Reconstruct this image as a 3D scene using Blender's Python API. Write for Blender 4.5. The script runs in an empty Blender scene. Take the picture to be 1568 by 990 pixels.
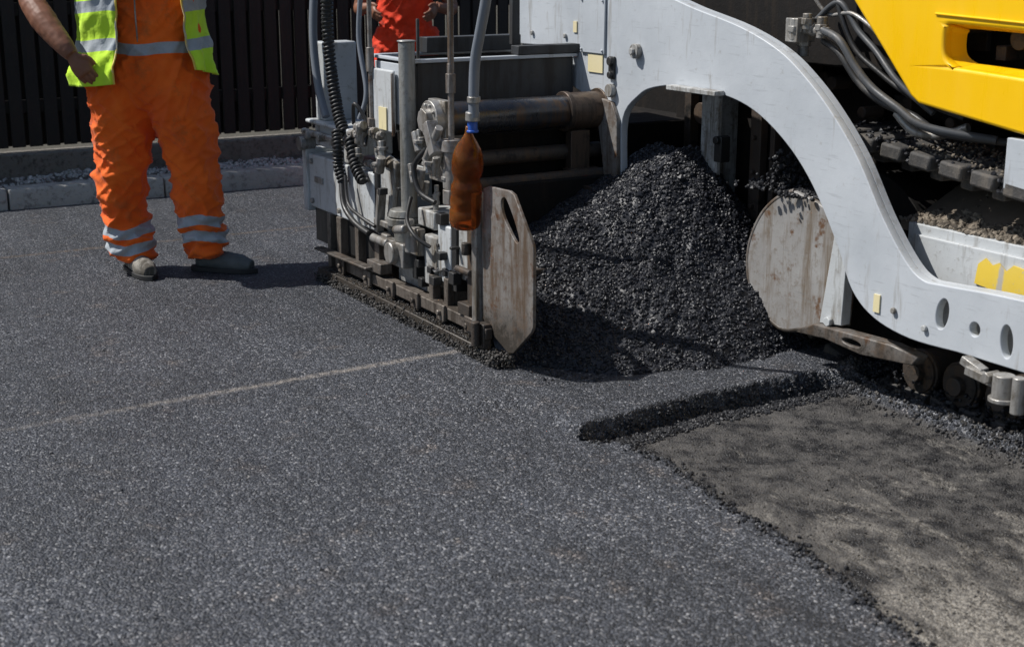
import bpy, bmesh, math, random
import numpy as np
from mathutils import Vector, Matrix, Euler, noise
random.seed(7); np.random.seed(7)
scene=bpy.context.scene
col=scene.collection
OX,OY=-.05,5.45; ROT=-math.pi/3

# ---------------------------------------------------------------- materials
class NT:
    def __init__(s,name):
        s.m=bpy.data.materials.new(name); s.m.use_nodes=True
        s.t=s.m.node_tree; s.t.nodes.clear()
        s.out=s.n('ShaderNodeOutputMaterial'); s.b=s.n('ShaderNodeBsdfPrincipled')
        s.l(s.b.outputs[0],s.out.inputs[0])
    def n(s,k,**kw):
        x=s.t.nodes.new(k)
        for a,v in kw.items(): setattr(x,a,v)
        return x
    def l(s,a,b): s.t.links.new(a,b)
    def pos(s): return s.n('ShaderNodeNewGeometry').outputs['Position']
    def obj(s): return s.n('ShaderNodeTexCoord').outputs['Object']
    def mapping(s,v,sc=(1,1,1),rot=(0,0,0),loc=(0,0,0)):
        x=s.n('ShaderNodeMapping'); s.l(v,x.inputs[0])
        x.inputs['Scale'].default_value=sc; x.inputs['Rotation'].default_value=rot; x.inputs['Location'].default_value=loc
        return x.outputs[0]
    def noise(s,v,sc,det=4,rough=.6,dist=0):
        x=s.n('ShaderNodeTexNoise'); s.l(v,x.inputs['Vector'])
        x.inputs['Scale'].default_value=sc; x.inputs['Detail'].default_value=min(det,4.5)
        x.inputs['Roughness'].default_value=rough; x.inputs['Distortion'].default_value=dist
        return x.outputs[0]
    def vor(s,v,sc,feat='F1'):
        x=s.n('ShaderNodeTexVoronoi',feature=feat); s.l(v,x.inputs['Vector']); x.inputs['Scale'].default_value=sc
        return x
    def ramp(s,f,stops,interp='LINEAR'):
        x=s.n('ShaderNodeValToRGB'); s.l(f,x.inputs[0]); r=x.color_ramp; r.interpolation=interp
        while len(r.elements)<len(stops): r.elements.new(.5)
        for e,(p,c) in zip(r.elements,stops):
            e.position=p; e.color=(c,c,c,1) if isinstance(c,(int,float)) else (*c,1)
        return x.outputs[0]
    def mix(s,f,a,b,bt='MIX'):
        x=s.n('ShaderNodeMix',data_type='RGBA',blend_type=bt)
        for i,v in ((0,f),(6,a),(7,b)):
            if isinstance(v,(int,float)):
                x.inputs[i].default_value=v if i==0 else (v,v,v,1)
            elif isinstance(v,tuple): x.inputs[i].default_value=(*v,1)
            else: s.l(v,x.inputs[i])
        return x.outputs[2]
    def math(s,op,a,b=0.,c=0.,clamp=False):
        x=s.n('ShaderNodeMath',operation=op); x.use_clamp=clamp
        for i,v in enumerate((a,b,c)):
            if isinstance(v,(int,float)): x.inputs[i].default_value=v
            else: s.l(v,x.inputs[i])
        return x.outputs[0]
    def sep(s,v):
        x=s.n('ShaderNodeSeparateXYZ'); s.l(v,x.inputs[0]); return x.outputs
    def bump(s,h,strength=.5,dist=.01,prev=None):
        x=s.n('ShaderNodeBump'); s.l(h,x.inputs['Height'])
        x.inputs['Strength'].default_value=strength; x.inputs['Distance'].default_value=dist
        if prev is not None: s.l(prev,x.inputs['Normal'])
        return x.outputs[0]
    def set(s,**kw):
        names={'base':'Base Color','rough':'Roughness','metal':'Metallic','spec':'Specular IOR Level','nrm':'Normal',
               'trans':'Transmission Weight','ior':'IOR','coat':'Coat Weight','sheen':'Sheen Weight','sss':'Subsurface Weight'}
        for k,v in kw.items():
            i=s.b.inputs[names[k]]
            if isinstance(v,tuple): i.default_value=(*v,1)
            elif isinstance(v,(int,float)): i.default_value=v
            else: s.l(v,i)
        return s.m

def metal_paint(name,c1,c2,dirt,dirt_lo=.55,dirt_hi=.7,rough=.45,metal=0.,rust=None,rust_lo=.62,low=None,bstr=.15,spec=.5,scr=0.):
    k=NT(name); p=k.pos()
    c=k.mix(k.ramp(k.noise(p,2.2,4,.65),[(.35,0.),(.65,1.)]),c1,c2)
    st=k.noise(k.mapping(p,(9,9,1.2)),1.6,4,.7)
    d=k.ramp(st,[(dirt_lo,0.),(dirt_hi,1.)])
    c=k.mix(d,c,dirt)
    fn=k.noise(p,28,4.5,.75)
    sp=k.ramp(fn,[(dirt_lo+.03,0.),(dirt_hi+.05,.8)])
    c=k.mix(sp,c,dirt)
    if rust is not None:
        c=k.mix(k.ramp(k.noise(p,9,4.5,.7),[(rust_lo,0.),(rust_lo+.08,1.)]),c,rust)
    if scr>0:  # fine scuffs running along the part
        sc_=k.noise(k.mapping(p,(4,4,46),rot=(0,.25,0)),2.,3,.6)
        c=k.mix(k.ramp(sc_,[(.60,0.),(.70,scr)]),c,tuple(v*.55 for v in c1))
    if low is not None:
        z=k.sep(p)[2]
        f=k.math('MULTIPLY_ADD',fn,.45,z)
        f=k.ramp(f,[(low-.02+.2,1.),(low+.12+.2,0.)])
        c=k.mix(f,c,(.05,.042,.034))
    r=k.ramp(st,[(.3,rough-.08),(.75,rough+.22)])
    b=k.bump(fn,bstr,.006)
    return k.set(base=c,rough=r,metal=metal,nrm=b,spec=spec)

GREY=metal_paint("grey_paint",(.53,.56,.59),(.44,.47,.50),(.22,.195,.16),.58,.80,.40,rust=(.14,.07,.035),rust_lo=.73,scr=.35)
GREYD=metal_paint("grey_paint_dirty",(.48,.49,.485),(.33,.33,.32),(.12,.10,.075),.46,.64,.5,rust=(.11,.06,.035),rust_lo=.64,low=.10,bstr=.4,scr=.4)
PANEL=metal_paint("screed_panel_paint",(.52,.54,.55),(.44,.46,.465),(.17,.15,.12),.54,.72,.45,rust=(.13,.07,.04),rust_lo=.69,bstr=.25,scr=.3)
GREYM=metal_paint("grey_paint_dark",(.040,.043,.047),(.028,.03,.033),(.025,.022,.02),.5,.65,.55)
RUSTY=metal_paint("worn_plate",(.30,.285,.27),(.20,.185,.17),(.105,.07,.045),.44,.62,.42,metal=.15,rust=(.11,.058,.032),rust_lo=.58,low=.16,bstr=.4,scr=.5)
RUSTD=metal_paint("rust_dark",(.075,.058,.048),(.045,.038,.032),(.10,.065,.04),.5,.66,.55,metal=.2,rust=(.02,.018,.016),rust_lo=.55,bstr=.6)
STEEL=metal_paint("worn_steel",(.40,.39,.37),(.28,.27,.255),(.11,.09,.065),.47,.65,.38,metal=.4,bstr=.4)
TUBEM=metal_paint("tube_steel",(.10,.10,.105),(.045,.052,.066),(.13,.085,.055),.54,.68,.24,metal=.75,bstr=.2)
DARK=metal_paint("dark_metal",(.009,.0085,.008),(.014,.012,.011),(.024,.019,.015),.52,.68,.75,bstr=.5,spec=.2)
YEL=metal_paint("yellow_paint",(.95,.56,.003),(.92,.53,.003),(.72,.42,.02),.76,.94,.30,bstr=.03)
BLACK=metal_paint("black_rubber",(.016,.016,.016),(.026,.026,.026),(.05,.045,.04),.55,.75,.42,bstr=.2)
TRACK=metal_paint("track_rubber",(.045,.043,.041),(.065,.061,.057),(.12,.105,.088),.50,.65,.7,bstr=.8)
HOSEG=metal_paint("grey_hose_rubber",(.20,.22,.25),(.17,.19,.22),(.12,.11,.10),.6,.8,.45,bstr=.1)
HOSED=metal_paint("hydraulic_rubber",(.07,.075,.08),(.05,.052,.055),(.12,.11,.10),.55,.75,.4,bstr=.15)
STICK=metal_paint("yellow_sticker",(.78,.55,.06),(.72,.55,.12),(.45,.42,.36),.56,.62,.5)
STICK2=metal_paint("cream_sticker",(.75,.66,.38),(.72,.63,.40),(.35,.3,.2),.62,.72,.5)
BLUE=metal_paint("blue_plastic",(.02,.10,.45),(.02,.08,.4),(.02,.05,.2),.6,.8,.4)
def stone(name,c1,c2,c3):
    k=NT(name); p=k.pos(); a=k.noise(p,2.,4,.65); f=k.noise(p,26,4.5,.75)
    c=k.mix(k.ramp(a,[(.35,0.),(.65,1.)]),c1,c2); c=k.mix(k.ramp(f,[(.5,0.),(.68,1.)]),c,c3)
    return k.set(base=c,rough=.9,nrm=k.bump(f,.9,.012),spec=.2)
CONC=stone("kerb_stone",(.46,.45,.42),(.36,.35,.325),(.20,.19,.175))
PLINTH=stone("plinth_concrete",(.22,.20,.175),(.14,.128,.11),(.08,.07,.06))
FENCE=metal_paint("fence_wood",(.010,.0075,.006),(.018,.012,.009),(.028,.02,.015),.5,.7,.65,bstr=.5)

def asphalt_mat():
    k=NT("asphalt"); p=k.obj(); x,y,z=k.sep(p)[:3]
    v=k.vor(p,135); v2=k.vor(p,300)
    rnd=k.sep(v.outputs['Color'])[0]; rnd2=k.sep(v2.outputs['Color'])[1]
    g=k.ramp(rnd,[(0,(.018,.020,.025)),(.45,(.038,.042,.051)),(.74,(.070,.075,.088)),(.90,(.125,.130,.146)),(1,(.26,.26,.265))])
    g2=k.ramp(rnd2,[(0,(.45,.45,.46)),(.7,(1.1,1.1,1.1)),(1,(2.0,2.0,2.0))])
    c=k.mix(1.,g,g2,'MULTIPLY')
    nA=k.noise(p,.9,4,.6)
    c=k.mix(1.,c,k.ramp(nA,[(.3,.76),(.7,1.28)]),'MULTIPLY')
    stk=k.ramp(k.noise(k.mapping(p,(.5,9,1)),1.,4,.6),[(.35,.86),(.68,1.16)])
    c=k.mix(1.,c,stk,'MULTIPLY')
    n5=k.noise(p,5,4,.65)
    br=k.ramp(n5,[(.58,0.),(.70,.5)])
    c=k.mix(br,c,k.mix(1.,c,(1.6,1.25,.95),'MULTIPLY'))
    tt=k.math('ADD',k.math('ADD',x,k.math('MULTIPLY',y,.055)),.235)
    wob=k.math('MULTIPLY_ADD',n5,.04,-.02)
    dd=k.math('ABSOLUTE',k.math('ADD',tt,wob))
    ln=k.ramp(dd,[(.004,1.),(.034,0.)])
    lim=k.math('MULTIPLY',k.math('LESS_THAN',y,.0),k.math('MULTIPLY_ADD',y,.8,1.75,clamp=True))
    n40=k.noise(p,38,4,.75)
    ln=k.math('MULTIPLY',k.math('MULTIPLY',ln,lim),k.ramp(n40,[(.38,.05),(.60,.85)]))
    c=k.mix(ln,c,(.36,.32,.28))
    dd2=k.math('ABSOLUTE',k.math('ADD',k.math('ADD',x,3.05),wob))
    l2=k.math('MULTIPLY',k.ramp(dd2,[(.01,.5),(.035,0.)]),k.ramp(n40,[(.4,0.),(.6,1.)]))
    c=k.mix(l2,c,(.22,.15,.09))
    # ---- old milled surface (low level)
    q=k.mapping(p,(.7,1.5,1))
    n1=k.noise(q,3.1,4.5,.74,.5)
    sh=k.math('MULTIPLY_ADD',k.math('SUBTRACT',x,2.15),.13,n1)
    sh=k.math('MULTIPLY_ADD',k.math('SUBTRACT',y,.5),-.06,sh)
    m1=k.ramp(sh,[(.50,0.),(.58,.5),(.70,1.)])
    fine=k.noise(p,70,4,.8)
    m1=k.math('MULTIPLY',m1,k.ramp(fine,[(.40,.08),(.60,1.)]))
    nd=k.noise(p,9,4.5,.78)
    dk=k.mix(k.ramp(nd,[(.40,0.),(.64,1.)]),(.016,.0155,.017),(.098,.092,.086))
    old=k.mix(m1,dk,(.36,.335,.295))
    wet=k.ramp(nd,[(.38,.33),(.6,.85)])
    low=k.math('MULTIPLY_ADD',k.math('MULTIPLY_ADD',fine,.016,z),-60.,-2.2,clamp=True)
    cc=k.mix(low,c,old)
    r=k.mix(low,k.ramp(rnd2,[(0,.30),(.4,.5),(1,.62)]),wet)
    h=k.math('SUBTRACT',1.,v.outputs['Distance'])
    h=k.math('MULTIPLY_ADD',rnd,1.1,h)
    h=k.math('MULTIPLY_ADD',rnd2,.45,h)
    b=k.bump(h,.9,.0060)
    b=k.bump(n40,.4,.006,b)
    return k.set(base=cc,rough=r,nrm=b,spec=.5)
ASPH=asphalt_mat()

def pile_mat(name,lo,hi,rough=.42,sp=.5,sc=60):
    k=NT(name); p=k.obj()
    v=k.vor(p,sc)
    c=k.mix(k.sep(v.outputs['Color'])[0],lo,hi)
    b=k.bump(k.noise(p,160,3,.7),.5,.002)
    return k.set(base=c,rough=rough,nrm=b,spec=sp)
PILE=pile_mat("hot_asphalt",(.0075,.008,.011),(.021,.0225,.029),.46,.45)
CRUMBB=pile_mat("black_crumbs",(.008,.008,.010),(.026,.027,.031),.5,.4)
CRUMB=pile_mat("asphalt_crumbs",(.015,.014,.014),(.075,.068,.06),.6)
SAND=pile_mat("sandy_crumbs",(.05,.042,.034),(.27,.23,.18),.8,.2)
GRAV=pile_mat("gravel_stone",(.16,.155,.145),(.62,.60,.57),.8)
DIRT=pile_mat("dirt",(.07,.06,.05),(.16,.145,.125),.95,.2)
GROUND=pile_mat("ground_soil",(.06,.055,.045),(.10,.09,.07),.95,.2)

def amber():
    k=NT("amber_plastic"); p=k.obj()
    c=k.mix(k.ramp(k.noise(p,8,4),[(.42,0.),(.6,1.)]),(.80,.37,.11),(.50,.17,.045))
    return k.set(base=c,rough=.10,trans=.90,ior=1.25,nrm=k.bump(k.noise(p,30,3),.25,.004))
AMBER=amber()

def cloth(name,c1,c2,bands=False,stains=(.25,.09,.03),st_amt=.6):
    k=NT(name); p=k.pos()
    c=k.mix(k.ramp(k.noise(p,5,4),[(.35,0.),(.65,1.)]),c1,c2)
    c=k.mix(k.ramp(k.noise(p,6.5,4.5,.75),[(.54,0.),(.74,st_amt)]),c,stains)
    r=.75
    if bands:
        a=k.n('ShaderNodeAttribute'); a.attribute_name='band'
        m=k.ramp(a.outputs['Fac'],[(.47,0.),(.53,1.)])
        g=k.mix(k.noise(p,25,4,.7),(.28,.31,.34),(.46,.50,.53))
        c=k.mix(m,c,g)
    b=k.bump(k.noise(p,26,4.5,.65),.5,.010)
    return k.set(base=c,rough=r,nrm=b,sheen=.12,spec=.25)
ORANGE=cloth("orange_workwear",(.95,.165,.014),(.83,.12,.010),True,(.33,.11,.035),.6)
REDOR=cloth("red_workwear",(.85,.055,.012),(.72,.045,.01),True,(.25,.03,.01),.4)
VESTM=cloth("hi_vis_vest",(.55,.86,.03),(.60,.90,.06),True,(.25,.45,.03),.25)
SHIRT=cloth("shirt",(.10,.10,.12),(.07,.07,.09))
def skin_m():
    k=NT("skin"); p=k.pos()
    c=k.mix(k.noise(p,12,4),(.27,.12,.068),(.18,.072,.038))
    return k.set(base=c,rough=.5,sss=.05,nrm=k.bump(k.noise(p,90,4),.2,.002))
SKIN=skin_m()
def plain(name,c,rough=.6,metal=0.):
    k=NT(name); p=k.pos()
    n=k.noise(p,30,4,.7)
    cc=k.mix(n,tuple(v*.7 for v in c),tuple(min(1,v*1.25) for v in c))
    return k.set(base=cc,rough=rough,metal=metal,nrm=k.bump(n,.3,.003))
HAIR=plain("hair",(.03,.02,.012)); EYE=plain("eye_white",(.7,.7,.68),.2); LIP=plain("lips",(.3,.08,.06))
SHOEL=metal_paint("suede_light",(.30,.28,.245),(.24,.225,.20),(.10,.09,.075),.46,.6,.8,bstr=.5,spec=.2); SHOED=plain("leather_grey",(.085,.095,.095),.6); SOLE=plain("rubber_sole",(.02,.02,.02),.7)

# ---------------------------------------------------------------- helpers
def empty(name,loc=(0,0,0),rotz=0.,parent=None):
    e=bpy.data.objects.new(name,None); e.location=loc; e.rotation_euler=(0,0,rotz); e.empty_display_size=.2
    if parent: e.parent=parent
    col.objects.link(e); return e
def finish(me,ob_name,mat,parent=None,smooth=35,bevel=0.,rot=None,loc=None):
    ob=bpy.data.objects.new(ob_name,me); col.objects.link(ob)
    if mat: me.materials.append(mat)
    if smooth:
        me.shade_smooth()
        if smooth<180: me.set_sharp_from_angle(angle=math.radians(smooth))
    if parent: ob.parent=parent
    if loc: ob.location=loc
    if rot: ob.rotation_euler=rot
    if bevel>0:
        b=ob.modifiers.new("bevel",'BEVEL'); b.width=bevel; b.segments=2; b.limit_method='ANGLE'; b.angle_limit=math.radians(40)
    return ob
class MB:
    def __init__(s): s.v=[]; s.f=[]
    def add(s,vs,fs):
        o=len(s.v); s.v+= [tuple(v) for v in vs]; s.f+=[tuple(i+o for i in f) for f in fs]; return s
    def box(s,x0,x1,y0,y1,z0,z1,m=None):
        vs=[Vector((x,y,z)) for x in (x0,x1) for y in (y0,y1) for z in (z0,z1)]
        if m is not None: vs=[m@v for v in vs]
        return s.add(vs,[(0,1,3,2),(4,6,7,5),(0,4,5,1),(2,3,7,6),(0,2,6,4),(1,5,7,3)])
    def obox(s,c,size,rot=(0,0,0)):
        m=Matrix.Translation(c)@Euler(rot).to_matrix().to_4x4()
        a,b,d=[q/2 for q in size]
        return s.box(-a,a,-b,b,-d,d,m)
    def tube(s,pts,rad,n=16,caps=True,flat=None):
        pts=[Vector(p) for p in pts]; N=len(pts)
        if isinstance(rad,(int,float)): rad=[rad]*N
        vs=[];fs=[];up=None
        for i in range(N):
            d=(pts[min(i+1,N-1)]-pts[max(i-1,0)]).normalized()
            if up is None:
                up=Vector((0,0,1)) if abs(d.z)<.9 else Vector((1,0,0))
            a=(up-d*up.dot(d)).normalized(); up=a; b=d.cross(a)
            for j in range(n):
                th=2*math.pi*j/n
                ra=rad[i]; rb=ra*(flat if flat else 1)
                vs.append(pts[i]+a*math.cos(th)*ra+b*math.sin(th)*rb)
        for i in range(N-1):
            for j in range(n):
                k=(j+1)%n; fs.append((i*n+j,i*n+k,(i+1)*n+k,(i+1)*n+j))
        if caps: fs.append(tuple(range(n))[::-1]); fs.append(tuple((N-1)*n+j for j in range(n)))
        return s.add(vs,fs)
    def cyl(s,p0,p1,r,r1=None,n=20): return s.tube([p0,p1],[r,r if r1 is None else r1],n)
    def rings(s,rs,n=28):
        vs=[];fs=[]
        for (cx,cy,cz,a,b) in rs:
            for j in range(n):
                th=2*math.pi*j/n; vs.append((cx+a*math.cos(th),cy+b*math.sin(th),cz))
        for i in range(len(rs)-1):
            for j in range(n):
                k=(j+1)%n; fs.append((i*n+j,i*n+k,(i+1)*n+k,(i+1)*n+j))
        fs.append(tuple(range(n))[::-1]); fs.append(tuple((len(rs)-1)*n+j for j in range(n)))
        return s.add(vs,fs)
    def prism(s,poly,a0,a1,axis='y'):
        n=len(poly)
        def P(u,w,a): return (u,a,w) if axis=='y' else ((a,u,w) if axis=='x' else (u,w,a))
        vs=[P(u,w,a0) for u,w in poly]+[P(u,w,a1) for u,w in poly]
        fs=[tuple(range(n)),tuple(range(2*n-1,n-1,-1))]+[(i,i+n,(i+1)%n+n,(i+1)%n) for i in range(n)]
        return s.add(vs,fs)
    def mesh(s,name="m"):
        me=bpy.data.meshes.new(name); me.from_pydata(s.v,[],s.f)
        bm=bmesh.new(); bm.from_mesh(me); bmesh.ops.recalc_face_normals(bm,faces=bm.faces); bm.to_mesh(me); bm.free()
        return me
    def make(s,name,mat,parent=None,smooth=35,bevel=.003,**k): return finish(s.mesh(name),name,mat,parent,smooth,bevel,**k)
def cat(pts,n=8,closed=False):
    P=[Vector(p) for p in pts]; N=len(P); out=[]
    rng=N if closed else N-1
    for i in range(rng):
        if closed: p0,p1,p2,p3=P[i-1],P[i],P[(i+1)%N],P[(i+2)%N]
        else: p0,p1,p2,p3=P[max(i-1,0)],P[i],P[i+1],P[min(i+2,N-1)]
        for j in range(n):
            t=j/n
            out.append(.5*((2*p1)+(-p0+p2)*t+(2*p0-5*p1+4*p2-p3)*t*t+(-p0+3*p1-3*p2+p3)*t*t*t))
    if not closed: out.append(P[-1])
    return out
def plate(name,outer,w,th,mat,parent,holes=(),bevel=.004,axis='w'):
    cu=bpy.data.curves.new(name,'CURVE'); cu.dimensions='2D'; cu.fill_mode='BOTH'
    cu.extrude=max(th/2-bevel,.0005); cu.bevel_depth=bevel; cu.bevel_resolution=2; cu.offset=-bevel
    for pl in [outer]+list(holes):
        sp=cu.splines.new('POLY'); sp.points.add(len(pl)-1)
        for i,p in enumerate(pl): sp.points[i].co=(p[0],p[1],0,1)
        sp.use_cyclic_u=True
    ob=bpy.data.objects.new(name,cu); col.objects.link(ob); cu.materials.append(mat); ob.parent=parent
    if axis=='w': ob.rotation_euler=(math.pi/2,0,0); ob.location=(0,w,0)
    else: ob.rotation_euler=(math.pi/2,0,math.pi/2); ob.location=(w,0,0)
    return ob
def ell(cx,cz,a,b,n=24,rot=0.):
    o=[]
    for i in range(n):
        t=2*math.pi*i/n; x,y=a*math.cos(t),b*math.sin(t)
        o.append((cx+x*math.cos(rot)-y*math.sin(rot),cz+x*math.sin(rot)+y*math.cos(rot)))
    return o
def hose(name,pts,r,mat,parent,n=10): 
    return MB().tube(cat(pts,10),r,n).make(name,mat,parent,60,0)
def helix(name,pts,R,r,pitch,mat,parent):
    path=cat(pts,30); L=[0]
    for a,b in zip(path,path[1:]): L.append(L[-1]+(b-a).length)
    tot=L[-1]; turns=tot/pitch; N=int(turns*12); o=[]; k=0
    for i in range(N+1):
        s=tot*i/N
        while k<len(L)-2 and L[k+1]<s: k+=1
        f=(s-L[k])/max(L[k+1]-L[k],1e-6); p=path[k].lerp(path[k+1],f); d=(path[k+1]-path[k]).normalized()
        u=Vector((0,1,0)); u=(u-d*u.dot(d)).normalized(); v=d.cross(u); th=2*math.pi*s/pitch
        o.append(p+u*R*math.cos(th)+v*R*math.sin(th))
    mb=MB().tube(o,r,6); mb.tube(path,R*.85,8); return mb.make(name,mat,parent,60,0)
ICO_V=None
def chunks(name,P,S,mat,parent=None,loc=None,rot=None,squash=1.):
    global ICO_V
    if ICO_V is None:
        bm=bmesh.new(); bmesh.ops.create_icosphere(bm,subdivisions=1,radius=1)
        ICO_V=(np.array([v.co[:] for v in bm.verts]),np.array([[v.index for v in f.verts] for f in bm.faces])); bm.free()
    V,F=ICO_V; P=np.asarray(P); N=len(P)
    if N==0: return
    S=np.asarray(S)[:,None,None]
    sc=np.random.uniform(.6,1.25,(N,1,3)); sc[:,:,2]*=squash
    vv=V[None]*np.random.uniform(.72,1.22,(N,len(V),1))*sc
    q=np.random.normal(size=(N,4)); q/=np.linalg.norm(q,axis=1)[:,None]; w,x,y,z=q.T
    R=np.stack([1-2*(y*y+z*z),2*(x*y-z*w),2*(x*z+y*w),2*(x*y+z*w),1-2*(x*x+z*z),2*(y*z-x*w),2*(x*z-y*w),2*(y*z+x*w),1-2*(x*x+y*y)],1).reshape(N,3,3)
    vv=np.einsum('nij,nkj->nki',R,vv)*S+P[:,None,:]
    ff=(F[None]+(np.arange(N)*len(V))[:,None,None]).reshape(-1,3)
    me=bpy.data.meshes.new(name); me.from_pydata(vv.reshape(-1,3).tolist(),[],ff.tolist())
    return finish(me,name,mat,parent,0,0,rot,loc)
def sstep(a,b,x):
    t=min(1,max(0,(x-a)/(b-a))); return t*t*(3-2*t)
def nz(x,y,z=0.): return noise.noise(Vector((x,y,z)))
def interp(x,xs,ys): return float(np.interp(x,xs,ys))
LOC=(OX,OY,0); RZ=(0,0,ROT)

# ---------------------------------------------------------------- ground
me=bpy.data.meshes.new("ground"); me.from_pydata([(-400,-400,-.09),(400,-400,-.09),(400,400,-.09),(-400,400,-.09)],[],[(0,1,2,3)])
finish(me,"ground",GROUND,None,0)
EWX=[.4,.90,.97,1.05,1.19,1.39,1.62,1.94,2.17,2.49,3.2]; EWY=[-.18,-.18,-.07,-.07,-.03,-.08,-.11,-.14,-.18,-.25,-.35]
ETX=[-.2,0,.3,.6,1.0,1.1,1.4]; ETY=[.845,.825,.765,.755,.745,.82,.86]
def surf(t,w):
    n1=nz(t*3,w*3,1)*.02+nz(t*14,w*14,2)*.008+nz(t*45,w*45,3)*.005
    n2=nz(t*3,w*3,9)*.02+nz(t*14,w*14,8)*.012+nz(t*45,w*45,7)*.008
    ew=interp(t,EWX,EWY)+n1*1.6
    et=interp(w,ETX,ETY)+n2
    lane=1-sstep(ew-.008,ew+.035,w)
    new=1-sstep(et-.003,et+.030+.02*nz(t*6,w*6,5),t)
    new*=sstep(-.22,-.15,w)
    low=-.070+nz(t*2.2,w*4,4)*.008+nz(t*30,w*30,4)*.005
    lanez=-.012-.012*sstep(ew-.35,ew,w)
    z=low+(lanez-low)*lane
    if new>0: z=max(z, low+(.014-low)*new)
    if t<.5: z=z+( .0-z)*(1-sstep(.4,.5,t))
    z=z+(0-z)*(1-sstep(-.5,-.38,w))
    rw=1.10-.03*(t-.8)+nz(t*5,1,1)*.03
    g=math.exp(-((w-rw)/.035)**2)*sstep(.72,.85,t)
    z+=g*(.056+.02*nz(t*12,w*12,3))
    if w>rw and t>.8: z+=.012+.020*nz(t*16,w*16,6)+.010*nz(t*50,w*50,2)
    e=max(0,1-abs(t-et-.02)/.05)*(1 if w>-.2 else 0)+max(0,1-abs(w-ew)/.05)*(t>.9)
    z+=e*.010*nz(t*60,w*60,5)
    return z
ts=list(np.arange(.4,1.3,.0065))+list(np.arange(1.3,3.0,.0085))+list(np.arange(3.0,8,.1)); ws=list(np.arange(-.5,1.9,.0085))+list(np.arange(1.9,8,.12))
V=[];F=[];nt,nw=len(ts),len(ws)
for a in ts:
    for b in ws: V.append((a,b,surf(a,b)))
for i in range(nt-1):
    for j in range(nw-1):
        F.append((i*nw+j,(i+1)*nw+j,(i+1)*nw+j+1,i*nw+j+1))
def quad(a,b,c,d,z):
    o=len(V); V.extend([(a,c,z),(b,c,z),(b,d,z),(a,d,z)]); F.append((o,o+1,o+2,o+3))
quad(-4.5,40,-40,-.5,0.); quad(-4.5,.4,-.5,40,0.)
me=bpy.data.meshes.new("asphalt_road"); me.from_pydata(V,[],F)
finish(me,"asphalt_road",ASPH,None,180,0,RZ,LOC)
P=[];S=[]
for i in range(7000):
    t=random.uniform(-1.8,3.2); w=random.uniform(-3.4,-.1)
    P.append((t,w,.0005+ (surf(t,w) if w>-.5 and t>.4 else 0))); S.append(random.uniform(.0015,.0036) if random.random()<.988 else random.uniform(.005,.009))
chunks("asphalt_chips",P,S,ASPH,None,LOC,RZ,.7)
P=[];S=[];P2=[];S2=[]
for i in range(9000):
    r=random.random()
    if r<.42:
        w=random.uniform(-.17,1.1); et=interp(w,ETX,ETY); t=et+random.triangular(.0,.13,.03)
    elif r<.58:
        t=random.uniform(.98,3.0); w=interp(t,EWX,EWY)+random.gauss(.02,.03)
    elif r<.82:
        t=random.uniform(.75,2.6); w=1.10-.03*(t-.8)+random.gauss(.01,.035)
    else:
        t=random.uniform(.85,2.8); w=random.uniform(0,1.6)
    s=random.uniform(.003,.009) if r<.82 else random.uniform(.0015,.005)
    (P2 if r>.7 else P).append((t,w,surf(t,w)+s*.3)); (S2 if r>.7 else S).append(s)
chunks("loose_asphalt",P,S,CRUMBB,None,LOC,RZ)
chunks("loose_stones",P2,S2,CRUMB,None,LOC,RZ)

# ---------------------------------------------------------------- pile
def ph(t,w):
    tf=interp(w,[-.05,.02,.16,.3,.44,.67,.94,1.17,1.5],[-.1,.05,.22,.36,.46,.56,.53,.50,.4])+nz(t*5,w*5,1)*.04
    rg=interp(w,[0,.2,.45,.67,.9,1.08,1.2,1.35,1.6],[.30,.34,.41,.50,.63,.74,.73,.58,.3])
    x=(tf-t)/(tf+.30)
    if x<=0: return -.02
    h=rg*(min(x,1.)**.95)
    if x>1: h=rg*(1-.15*(x-1))
    h+=nz(t*4,w*4,2)*.035*min(1,x*4)+nz(t*11,w*11,3)*.022*min(1,x*4)+nz(t*30,w*30,3)*.010
    return h
pt=np.arange(-.62,.66,.011); pw=np.arange(.0,1.62,.011)
V=[];F=[]
for a in pt:
    for b in pw: V.append((a,b,ph(a,b)))
nw=len(pw)
for i in range(len(pt)-1):
    for j in range(nw-1): F.append((i*nw+j,(i+1)*nw+j,(i+1)*nw+j+1,i*nw+j+1))
me=bpy.data.meshes.new("asphalt_pile"); me.from_pydata(V,[],F)
pile=finish(me,"asphalt_pile",PILE,None,0,0,RZ,LOC)
P=[];S=[]
while len(P)<26000:
    t=random.uniform(-.6,.64); w=random.uniform(.02,1.5); h=ph(t,w)
    if h<=-.005: 
        if random.random()>.05: continue
        h=0
    s=random.choice([random.uniform(.003,.007),random.uniform(.005,.0105)])
    if random.random()<.02: s*=1.6
    P.append((t,w,h+random.uniform(-.3,.5)*s)); S.append(s)
chunks("pile_lumps",P,S,PILE,pile)

# ---------------------------------------------------------------- kerb, verge, plinth, fence
kb=MB(); w=-14.
while w<14:
    d=random.uniform(-.008,.008); h=.125+random.uniform(-.008,.008)
    kb.prism([(-4.67+d,-.02),(-4.50+d,-.02),(-4.505+d,h*.8),(-4.52+d,h),(-4.67+d,h)],w+.006,w+.994); w+=1.0
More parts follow.
